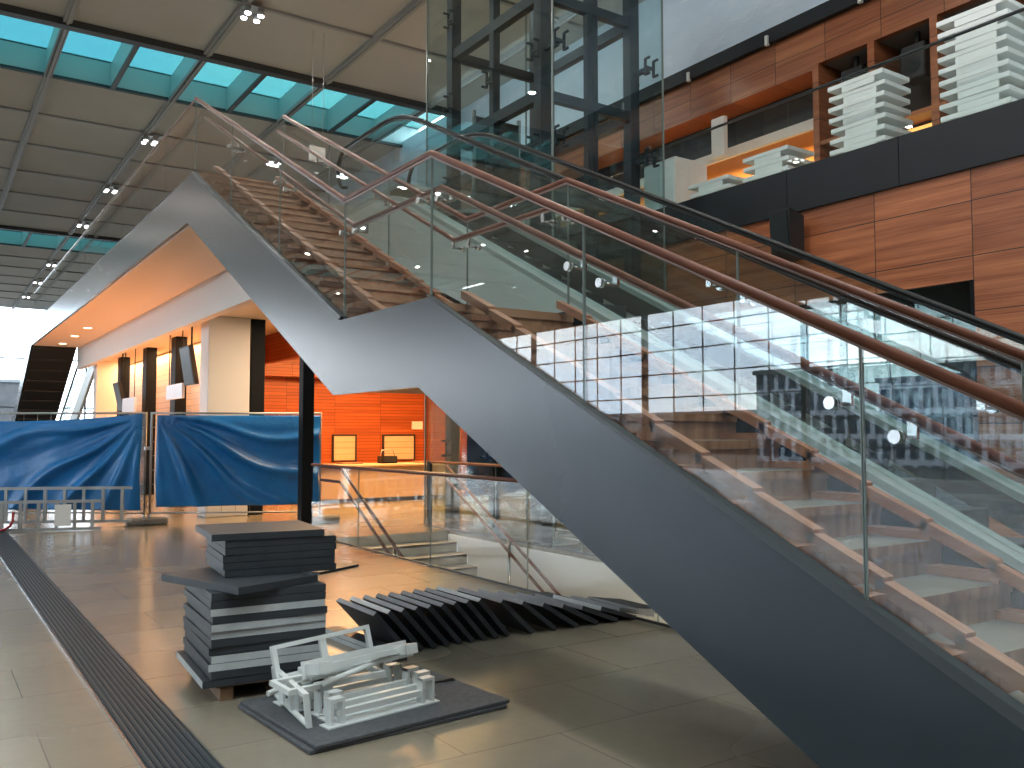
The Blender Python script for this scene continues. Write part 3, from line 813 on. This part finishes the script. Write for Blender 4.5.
# ================================================================== FAR STAIR, ENDING THE UPPER FLOOR
r = thing('staircase', 'far staircase descending beyond the end of the upper floor, dark ribbed underside', 'staircase', (3.7,34,0))
MB().prism([(32.6,4.536),(32.6,5.1),(43.2,.0),(42.0,.0)], XS+.06, 4.35).build('underside', M['dark'], r)
MB().prism([(32.6,4.536),(32.6,5.2),(43.3,.05),(42.0,.0)], XS, XS+.06).build('stringer', M['steel'], r)
for k in range(14):
    y = 32.7+.66*k; z = 4.5-.325*k
    MB().prism([(y,z),(y+.06,z-.03),(y+.06,z-.07),(y,z-.04)], XS+.08, 4.33).build('rib', M['black'], r)
r = thing('escalator', 'pale far escalator seen edge on beyond the far staircase', 'escalator', (5.5,36,0))
MB().prism([(33.2,4.3),(33.2,5.0),(44,.4),(44,.0),(42.6,.0)], 5.1, 5.2).build('cladding', M['cladding'], r)
MB().tube([(5.0,33.2,5.9),(5.0,44,1.3)], .04, 8).build('handrail', M['rubber'], r)
MB().prism([(33.2,5.0),(33.2,5.86),(44,1.26),(44,.4)], 5.0, 5.02).build('glass_panel', M['glass_teal'], r)
# outdoors
def building(x0,y0,x1,y1,z1,label,mt):
    r = thing('office_building', label, 'building', ((x0+x1)/2,(y0+y1)/2,-.3))
    MB().box(x0,y0,-.3,x1,y1,z1).build('wall', mt, r); MB().box(x0-.2,y0-.2,z1,x1+.2,y1+.2,z1+.3).build('roof', M['facade_frame'], r)
building(-52,6,-42,41.3,5.7,'striped grey and white office building outside the left curtain wall',M['striped'])
building(-30,105,10,118,7,'grey office building beyond the bright end wall',M['outdoor'])

r = thing('office_building', 'long low grey building across the road outside the left curtain wall', 'building', (-63,120,-.3))
MB().box(-66,42,-.3,-60,260,3.7).build('wall', M['outdoor'], r); MB().box(-66.3,41.7,3.7,-59.7,260.3,3.95).build('roof', M['facade_frame'], r)
# ================================================================== SCAFFOLD FENCE WITH TARPAULINS
def at(px, depth, z=0): 
    p = FW*depth+RT*((px-512)/885*depth); return Vector((p.x,p.y,z))
def fence(a, b, label):
    a, b = Vector(a), Vector(b); d = (b-a).normalized()
    r = thing('mesh_fence', label, 'fence', (a+b)/2)
    m = MB(); m.tube([a+Vector((0,0,.12)),a+Vector((0,0,2.03)),b+Vector((0,0,2.03)),b+Vector((0,0,.12))], .021, 10); m.tube([a+Vector((0,0,.22)),b+Vector((0,0,.22))], .016, 8)
    m.build('frame', M['galv'], r)
    m = MB(); n = int((b-a).length/.25)
    for k in range(1,n): p = a+d*(b-a).length*k/n; m.cyl(p+Vector((0,0,.22)),p+Vector((0,0,2.03)),.004,5)
    for k in range(1,7): z = .22+1.81*k/7; m.cyl(a+Vector((0,0,z)),b+Vector((0,0,z)),.004,5)
    m.build('wire_mesh', M['galv'], r)
    return r
F0, F1, F2, F3 = at(-70,16.3), at(146.5,16.15), at(152,16.15), at(321,16.45)
fence(F0,F1,'galvanised mesh fence panel carrying the left-hand blue tarpaulin')
fence(F2,F3,'galvanised mesh fence panel carrying the right-hand blue tarpaulin')
r = thing('fence_weight', 'concrete fence foot under the joint between the two tarpaulins', 'fence weight', (F1+F2)/2)
c = (F1+F2)/2
MB().bbox(c.x-.36,c.y-.13,0,c.x+.36,c.y+.13,.14,.03).build('block', M['concrete'], r)
for p in (F1,F2): MB().cyl((p.x,p.y,.1),(p.x,p.y,.2),.03,10).build('socket', M['galv'], r)
c2 = F3
r = thing('fence_weight', 'concrete fence foot at the end of the right-hand tarpaulin', 'fence weight', c2)
MB().bbox(c2.x-.36,c2.y-.13,0,c2.x+.36,c2.y+.13,.14,.03).build('block', M['concrete'], r); MB().cyl((c2.x,c2.y,.1),(c2.x,c2.y,.2),.03,10).build('socket', M['galv'], r)
tag(MB().box(c.x-.06,c.y-.05,1.36,c.x+.06,c.y+.05,1.42).build('fence_clamp', M['galv']), 'steel clamp joining the two fence panels', 'clamp')

def tarp(a, b, top, bot, seed, label, focus, ridges):
    """hung sheet: sagging top edge, folds fanning out of its tied corner"""
    a, b = Vector(a), Vector(b); d = (b-a); L = d.length; d.normalize(); nrm = Vector((d.y,-d.x,0))
    if nrm.dot(Vector((0,-1,0))) < 0: nrm = -nrm
    rnd = random.Random(seed); NU, NV = 90, 44
    ph = [rnd.uniform(0,6.28) for _ in range(8)]
    vs, fs = [], []
    for j in range(NV+1):
        for i in range(NU+1):
            u, v = i/NU, j/NV
            zt, zb = top(u), bot(u)
            z = zb+(zt-zb)*v
            du, dv = (u-focus[0])*L, (z-focus[1])
            rr = math.hypot(du,dv)+.001; an = math.atan2(dv,du)
            fold = .034*min(1,rr/.9)*(math.sin(an*19+ph[0])+.6*math.sin(an*31+ph[1]))*math.exp(-rr/2.2)
            for a0, w0, h0 in ridges: fold += h0*min(1,rr/.7)*math.exp(-((an-math.radians(a0)-.05*math.sin(rr*2.5))/w0)**2)
            fold += .020*math.sin(u*L*5+ph[2]+2*math.sin(v*3+ph[3]))*(.3+.7*(1-v))+.012*math.sin(v*9+u*7+ph[4])
            sl = .05+fold+.05*math.sin(PI*v)
            sl = max(.03, sl+.03); vs.append(a+d*(u*L)+nrm*sl+Vector((0,0,z)))
    for j in range(NV):
        for i in range(NU):
            k = j*(NU+1)+i; fs.append((k,k+1,k+NU+2,k+NU+1))
    o = MB().add(vs,fs,0,True).build('tarpaulin', M['tarp']); tag(o, label, 'tarpaulin')
    md = o.modifiers.new('thick','SOLIDIFY'); md.thickness = .004; md.offset = 0
    return o
tarp(F0+(F1-F0)*.0, F1-(F1-F0).normalized()*.03, lambda u: 1.88+.14*max(0,(u-.35)/.65)**2, lambda u: .30-.03*u, 3, 'blue tarpaulin tied to the left-hand fence panel behind the ladders', (1.0,1.95), ((-170,.05,.09),(-146,.05,.12),(-128,.05,.12),(-110,.06,.08)))
tarp(F2+(F3-F2).normalized()*.12, F3, lambda u: 1.99, lambda u: .33+.04*u, 5, 'blue tarpaulin tied to the right-hand fence panel in front of the white pillar', (0.0,2.0), ((-24,.04,.15),(-10,.035,.10),(-40,.05,.10),(-62,.06,.08)))

# ladders lying on edge
def ladder(p, q, z0, z1, n, label, rail=.05):
    p, q = Vector(p), Vector(q)
    r = thing('ladder', label, 'ladder', ((p+q)/2).to_tuple())
    for z in (z0,z1): MB().bar(p+Vector((0,0,z)),q+Vector((0,0,z)),.03,rail).build('rail', M['alu'], r)
    for k in range(n):
        c = p+(q-p)*((k+.5)/n); MB().bar(c+Vector((0,0,z0)),c+Vector((0,0,z1)),.05,.05,up=(q-p).normalized()).build('rung', M['alu'], r)
    return r
L0, L1 = at(-60,14.75), at(104,15.35)
ladder(L0,L1,.03,.50,9,'aluminium ladder lying on its edge nearest the floor grate, front one')
ladder(at(-60,15.35),at(134,15.75),.12,.70,10,'longer aluminium ladder lying on its edge behind the front ladder')
pp = at(66,15.1)
tag(MB().bar(at(57.5,15.12,.27),at(74,15.22,.27),.02,.36).build('white_plate', M['white_board']), 'small white panel propped inside the front ladder', 'panel')
r = thing('strap', 'red strap lying on the front ladder', 'strap', at(10,14.9))
MB().tube([at(-4,14.86,.03),at(8,14.9,.05),at(14,14.88,.12),at(16,14.9,.2),at(17,14.9,.34)], .022, 8).build('webbing', M['red'], r)

# ================================================================== FLOOR GRATE
r = thing('floor_grate', 'long dark ribbed drainage grate set into the stone floor', 'floor grate', (1.16,8,0))
MB().box(.98,-2,.0,1.30,20,.004).build('bed', M['steel_dark'], r)
for k in range(9):
    x = 1.0+.0325*k
    MB().box(x,-2,.003,x+.013,20,.011).build('rib', M['frame_steel'], r)
MB().box(.975,-2,0,.985,20,.012).build('rim', M['chrome'], r); MB().box(1.297,-2,0,1.307,20,.012).build('rim', M['steel_dark'], r)

# ================================================================== SLAB STACK ON A PALLET
SLX, SLY, SLT = .725, .88, .0475
slab_data = {}
def slab(x, y, z, rz, fr, lf, label, group, dims=(SLX,SLY,SLT)):
    """fr = near short edge, lf = left long edge: 0 dark, 1 pale, 2 grey"""
    key = (fr,lf,dims)
    if key not in slab_data:
        a, b, t = dims; m = MB(); m.box(-a/2,-b/2,.001,a/2,b/2,t-.002,0,{2:fr,5:lf})
        o = m.build('floor_slab', [M['slab'],M['slab_light'],M['slab_grey']], None, (0,0,0)); slab_data[key] = o.data
    else:
        o = bpy.data.objects.new('floor_slab', slab_data[key]); COL.objects.link(o)
    o.location = (x,y,z); o.rotation_euler = (0,0,rz)
    return tag(o, label, 'slab', group)
RZ0 = -.06
c, s = math.cos(RZ0), math.sin(RZ0)
def from_corner(px, py, rz, a, b):
    """centre of a slab whose near left corner stands at (px,py)"""
    return px+a/2*math.cos(rz)-b/2*math.sin(rz), py+a/2*math.sin(rz)+b/2*math.cos(rz)
sx, sy = from_corner(1.535, 5.60, RZ0, SLX, SLY)
pal = thing('pallet', 'low wooden pallet under the tall slab stack', 'pallet', (sx,sy,0))
def rot2(x, y, z): return Vector((sx+.05+x*c-y*s, sy+.05+x*s+y*c, z))
for k in range(5):
    y = -.40+.20*k
    MB().bar(rot2(-.36,y,.089),rot2(.46,y,.089),.1,.02).build('deck_board', M['pallet'], pal)
for x in (-.3,.02,.36):
    MB().bar(rot2(x,-.46,.04),rot2(x,.46,.04),.08,.078).build('bearer', M['pallet'], pal)
pat = [(0,1),(0,0),(1,0),(1,0),(0,0),(0,0),(1,0),(1,0),(0,0),(1,0),(0,0),(0,0)]
onum = ['lowest','second','third','fourth','fifth','sixth','seventh','eighth','ninth','tenth','eleventh','twelfth','thirteenth','fourteenth','fifteenth','sixteenth','seventeenth','eighteenth','nineteenth','twentieth']
zz = .10
for k, (fr, lf) in enumerate(pat):
    d = -.045 if k == 0 else random.uniform(-.012,.012)
    slab(sx+d, sy+random.uniform(-.012,.012), zz, RZ0+random.uniform(-.012,.012), fr, lf,
         '%s %s slab of the tall stack on the pallet, counted from the floor' % (onum[k], 'pale-edged' if fr or lf else 'dark-edged'), 'slabs stacked on the pallet')
    zz += SLT
ax, ay = from_corner(1.665, 5.46, .33, .60, .84)
slab(ax, ay, zz, .33, 0, 0, 'slab turned askew halfway up the tall stack, its corner jutting out', 'slabs stacked on the pallet', (.62,.84,SLT)); zz += SLT
for k in range(6):
    last = k == 5
    ux, uy = from_corner(1.60 if last else 1.675+.012*random.uniform(-1,1), 5.86, -.11, .74, .72)
    slab(ux, uy, zz, -.11+random.uniform(-.012,.012), 0, 0,
         'topmost slab of the tall stack' if last else '%s slab above the askew one in the tall stack' % ('first','second','third','fourth','fifth')[k], 'slabs stacked on the pallet', (.74,.72,SLT))
    zz += SLT
# ---- leaning row
LD = (.42,.70,.04)
def lean(fx, fy, ang, edge, label, turn=0., z_off=0, dims=LD):
    """near end of the raised edge at (fx,fy); the slab falls away to the right"""
    h = math.sin(ang)*dims[0]
    R = Matrix.Rotation(turn,4,'Z')
    cen = Vector((fx,fy,0))+(R @ Vector((math.cos(ang)*dims[0]/2, dims[1]/2, 0)))
    o = slab(0,0,0,0,0,edge,label,'slabs leaning in a row on the floor',dims)
    o.matrix_world = Matrix.Translation(cen+Vector((0,0,h/2+z_off))) @ R @ Matrix.Rotation(ang,4,'Y')
    return o
for k in range(2):
    lean(2.89+.0*k, 5.86, .0, 1, ('lowest','second lowest')[k]+' pale-edged narrow board lying flat at the start of the leaning row', .08, .001+.038*k, (.13,1.06,.037))
seq = []
for k in range(9): seq.append((2.83+.116*k, 6.05+.004*k, math.radians(48), 1 if k in (1,8) else 2))
x = seq[-1][0]
for k in range(8):
    x += .20; seq.append((x, 6.06-.01*k, math.radians((43,37,31,26,21,17,13,9)[k]), (2,2,2,2,2,1,2,2)[k]))
for i, (fx,fy,an,ed) in enumerate(seq):
    lean(fx, fy, an, ed, '%s tilted slab of the leaning row, counted from the tall stack' % ('first' if i == 0 else onum[i]))
for k, (x, y, rz, lb) in enumerate(((4.2,7.25,.05,'grey slab lying flat behind the leaning row, at its middle'),(5.0,7.0,-.03,'grey slab lying flat behind the leaning row, by the glass railing'))):
    slab(x, y, .001, rz, 0, 2, lb, 'slabs lying behind the leaning row', (.74,.78,SLT))
slab(4.12, 10.5, .0, .5, 0, 0, 'thin dark slab lying alone on the floor behind the tall stack', 'loose slabs', (.74,.78,.03))

# ================================================================== FELT BOARDS AND WHITE METAL BRACKETS
for k, (dx, rz, lb) in enumerate(((0,.0,'lower dark felt board under the heap of white brackets'),(.02,.02,'upper dark felt board carrying the heap of white brackets'))):
    o = MB().bbox(-.64,-.5,0,.64,.5,.022,.004).build('felt_board', M['mat'], None, (0,0,0))
    o.location = (2.33+dx,4.98,.001+.023*k); o.rotation_euler = (0,0,.07+rz); tag(o, lb, 'board')
ZM = .047
def bracket_proto():
    """long white base bar with an upright box loop at each end"""
    r = thing('metal_bracket', '', 'bracket', (0,0,0))
    MB().box(-.38,-.05,0,.38,.05,.008).build('base_plate', M['white_metal'], r)
    for s in (-1,1):
        x = s*.31; m = MB()
        m.box(x-.045,-.03,.008,x-.027,.03,.15); m.box(x+.027,-.03,.008,x+.045,.03,.15); m.box(x-.045,-.03,.132,x+.045,.03,.15)
        m.build('upright', M['white_metal'], r)
    MB().box(-.31,-.016,.05,.31,.016,.082).build('cross_bar', M['white_metal'], r)
    return r
def ladderframe_proto():
    """flat white frame with a middle bar"""
    r = thing('ladder_bracket', '', 'bracket', (0,0,0))
    m = MB(); m.box(-.34,-.10,0,.34,-.075,.03); m.box(-.34,.075,0,.34,.10,.03); m.box(-.34,-.075,0,-.31,.075,.03); m.box(.31,-.075,0,.34,.075,.03)
    m.build('rim', M['white_metal'], r)
    MB().box(-.022,-.075,.004,.022,.075,.026).build('middle_bar', M['white_metal'], r)
    return r
pa, pb = bracket_proto(), ladderframe_proto(); ua = ub = False
def put(kind, loc, rot, label):
    global ua, ub
    if kind == 'b': o = copy_tree(pa) if ua else pa; ua = True
    else: o = copy_tree(pb) if ub else pb; ub = True
    o.location = loc; o.rotation_euler = rot; o['label'] = label; o['group'] = 'white metal pieces heaped on the felt boards'
put('b',(2.27,4.72,ZM),(0,0,.15),'white bracket standing along the front of the heap')
put('b',(2.31,4.845,ZM),(0,0,.15),'white bracket standing second from the front of the heap')
put('b',(2.30,4.97,ZM),(0,0,.16),'white bracket standing third from the front, behind two others')
put('b',(2.24,5.11,ZM),(0,0,.12),'white bracket standing fourth from the front of the heap')
put('b',(2.20,5.26,ZM),(0,0,.10),'white bracket at the back of the heap, below the raised frame')
put('l',(2.06,5.00,ZM+.155),(.10,.03,.22),'white ladder-shaped bracket lying flat across the heap')
put('l',(2.28,5.10,ZM+.20),(.05,-.07,.05),'white ladder-shaped bracket lying on top of the flat one')
put('l',(2.14,5.30,ZM+.25),(1.25,-.05,.13),'white ladder-shaped bracket standing upright along the back of the heap')
put('b',(2.24,5.02,ZM+.25),(1.35,.0,.2),'white bracket tipped over on top of the heap')
put('l',(1.83,5.05,ZM+.085),(1.45,.0,1.5),'white ladder-shaped bracket on edge at the slab stack side of the heap')
for k, (p, q, lb) in enumerate((((1.72,5.08,.16),(2.35,5.26,.25),'white round rod resting across the back of the heap'),((1.96,4.84,.235),(2.56,5.06,.29),'white round rod leaning over the front of the heap'))):
    tag(MB().cyl(p,q,.016,12).build('metal_rod', M['white_metal']), lb, 'rod')
r = thing('wire_bundle', 'thin dark wires lying on the felt board beside the heap', 'wires', (2.8,5.1,ZM))
MB().tube([(2.55,5.12,ZM+.02),(2.75,5.1,ZM+.01),(2.95,5.06,ZM+.01)], .005, 6).build('wire', M['black'], r)
MB().tube([(2.55,5.16,ZM+.03),(2.78,5.07,ZM+.012),(2.96,5.10,ZM+.01)], .005, 6).build('wire', M['black'], r)

# ================================================================== CEILING SPOT CLUSTERS
cl = [(5.7,18.5),(5.65,28.4),(5.65,35.0),(5.65,41.6),(5.65,52.3),(5.65,58.9),(5.65,65.5),(8.6,11.0),(8.6,13.2),(-3.5,18.5),(-3.5,28.4),(-3.5,8)]
posn = ['nearest the viewer','beside the near skylight strip','between the two skylight strips, nearer one','just before the far skylight strip','just beyond the far skylight strip','second beyond the far skylight strip','furthest along the hall']
for i, (x, y) in enumerate(cl):
    lb = 'cluster of four bright ceiling spots '+(posn[i] if i < 7 else ('seen through the elevator shaft, lower of two','seen through the elevator shaft, upper of two','far left over the hall','over the hall behind the left beam','over the hall above the viewer')[i-7])
    zc = ZC-.14 if i < 7 or i > 8 else ZC-.14
    r = thing('ceiling_spotlight', lb, 'ceiling light', (x,y,zc), 'ceiling spot clusters')
    MB().box(x-.24,y-.24,zc-.03,x+.24,y+.24,zc).build('plate', M['beam'], r)
    for a in (-1,1):
        for b in (-1,1):
            cx, cy = x+a*.14, y+b*.14
            MB().cyl((cx,cy,zc-.16),(cx,cy,zc-.03),.075,14).build('housing', M['beam'], r)
            MB().cyl((cx,cy,zc-.185),(cx,cy,zc-.16),.062,14).build('lamp', M['lamp'], r)

# ================================================================== LIGHTS
def area(name, loc, size, size_y, energy, color, rot=(0,0,0)):
    l = bpy.data.lights.new(name, 'AREA'); l.shape = 'RECTANGLE'; l.size = size; l.size_y = size_y; l.energy = energy; l.color = color
    o = bpy.data.objects.new(name, l); COL.objects.link(o); o.location = loc; o.rotation_euler = rot; return o
OR = (1.,.50,.17)
area('shop_ceiling_light', (9.2,18.4,3.98), 4.5, 2.5, 800, OR)
area('shop_row_light', (5.68,25.6,3.98), .3, 13, 420, (1.,.56,.25))
area('soffit_fill_light', (4.3,24.5,.25), .3, 13, 290, (1.,.36,.12), (PI,0,0))  # added fill near the floor, stands in for warm bounce on the soffit
area('well_fill_light', (6.5,4.6,-1.0), 1.8, 1.0, 70, (1.,.86,.68), (PI/2,0,0))  # added fill hidden below the floor edge, brightens the stairwell
area('counter_light', (9.5,21.3,1.9), 4, .3, 15, OR)
area('gallery_shop_light', (XW+1.6,14.5,7.6), 1.0, 9.5, 330, (1.,.62,.28))
area('sheet_wall_fill', (11.3,11,10.6), .25, 20, 42, (.88,.96,1.), (0,-PI*.42,0))  # added fill under the ceiling, brightens the sheeting; no fixture there
area('pillar_fill_light', (6.6,15.6,3.98), 2.0, 1.6, 170, (1.,.74,.48))  # added fill out of view, brightens the broad white pillar
for ix, lx in enumerate((-15.8,-9.7,-3.5,2.4,5.65,8.6)):  # discs away from the modelled clusters are added fill for floor and stairs
    for ly in (-5,1.5,8,14.5,18.5,28.4,35,41.6,52.3,60):
        o = area('hall_lamp_fill', (lx,ly,ZC-.36), .17, .17, (120 if lx > 2 and ly < 12 else 62) if lx < 8 else 60, (1.,.96,.9)); o.data.shape = 'DISK'
w = bpy.data.worlds.new('World'); sc.world = w; w.use_nodes = True
nt = w.node_tree; bg = nt.nodes['Background']
tc = nt.nodes.new('ShaderNodeTexCoord'); mp = nt.nodes.new('ShaderNodeMapping'); mp.inputs['Scale'].default_value = (2,2,5)
nz = nt.nodes.new('ShaderNodeTexNoise'); nz.inputs['Scale'].default_value = 1.5; nz.inputs['Detail'].default_value = 5
rp = nt.nodes.new('ShaderNodeValToRGB'); rp.color_ramp.elements[0].color = (.62,.80,1,1); rp.color_ramp.elements[1].color = (1,1,1,1)
rp.color_ramp.elements[0].position = .35; rp.color_ramp.elements[1].position = .62
nt.links.new(tc.outputs['Generated'], mp.inputs[0]); nt.links.new(mp.outputs[0], nz.inputs['Vector']); nt.links.new(nz.outputs['Fac'], rp.inputs[0]); nt.links.new(rp.outputs[0], bg.inputs['Color'])
bg.inputs['Strength'].default_value = 7.6

# ================================================================== CAMERA
cd = bpy.data.cameras.new('Camera'); cam = bpy.data.objects.new('Camera', cd); COL.objects.link(cam)
cam.location = (0,0,H); cam.rotation_euler = (PI/2+PITCH,0,-YAW); cd.sensor_width = 36; cd.lens = F/1024*36; cd.clip_end = 400
sc.camera = cam
sc.view_settings.view_transform = 'Standard'; sc.view_settings.look = 'None'; sc.view_settings.exposure = 0.25; sc.view_settings.gamma = 1
sc.view_settings.use_curve_mapping = False
cy = sc.cycles
cy.use_denoising = True; cy.max_bounces = 12; cy.diffuse_bounces = 4; cy.glossy_bounces = 6; cy.transmission_bounces = 6; cy.transparent_max_bounces = 48
cy.sample_clamp_indirect = 6; cy.caustics_reflective = False; cy.caustics_refractive = False
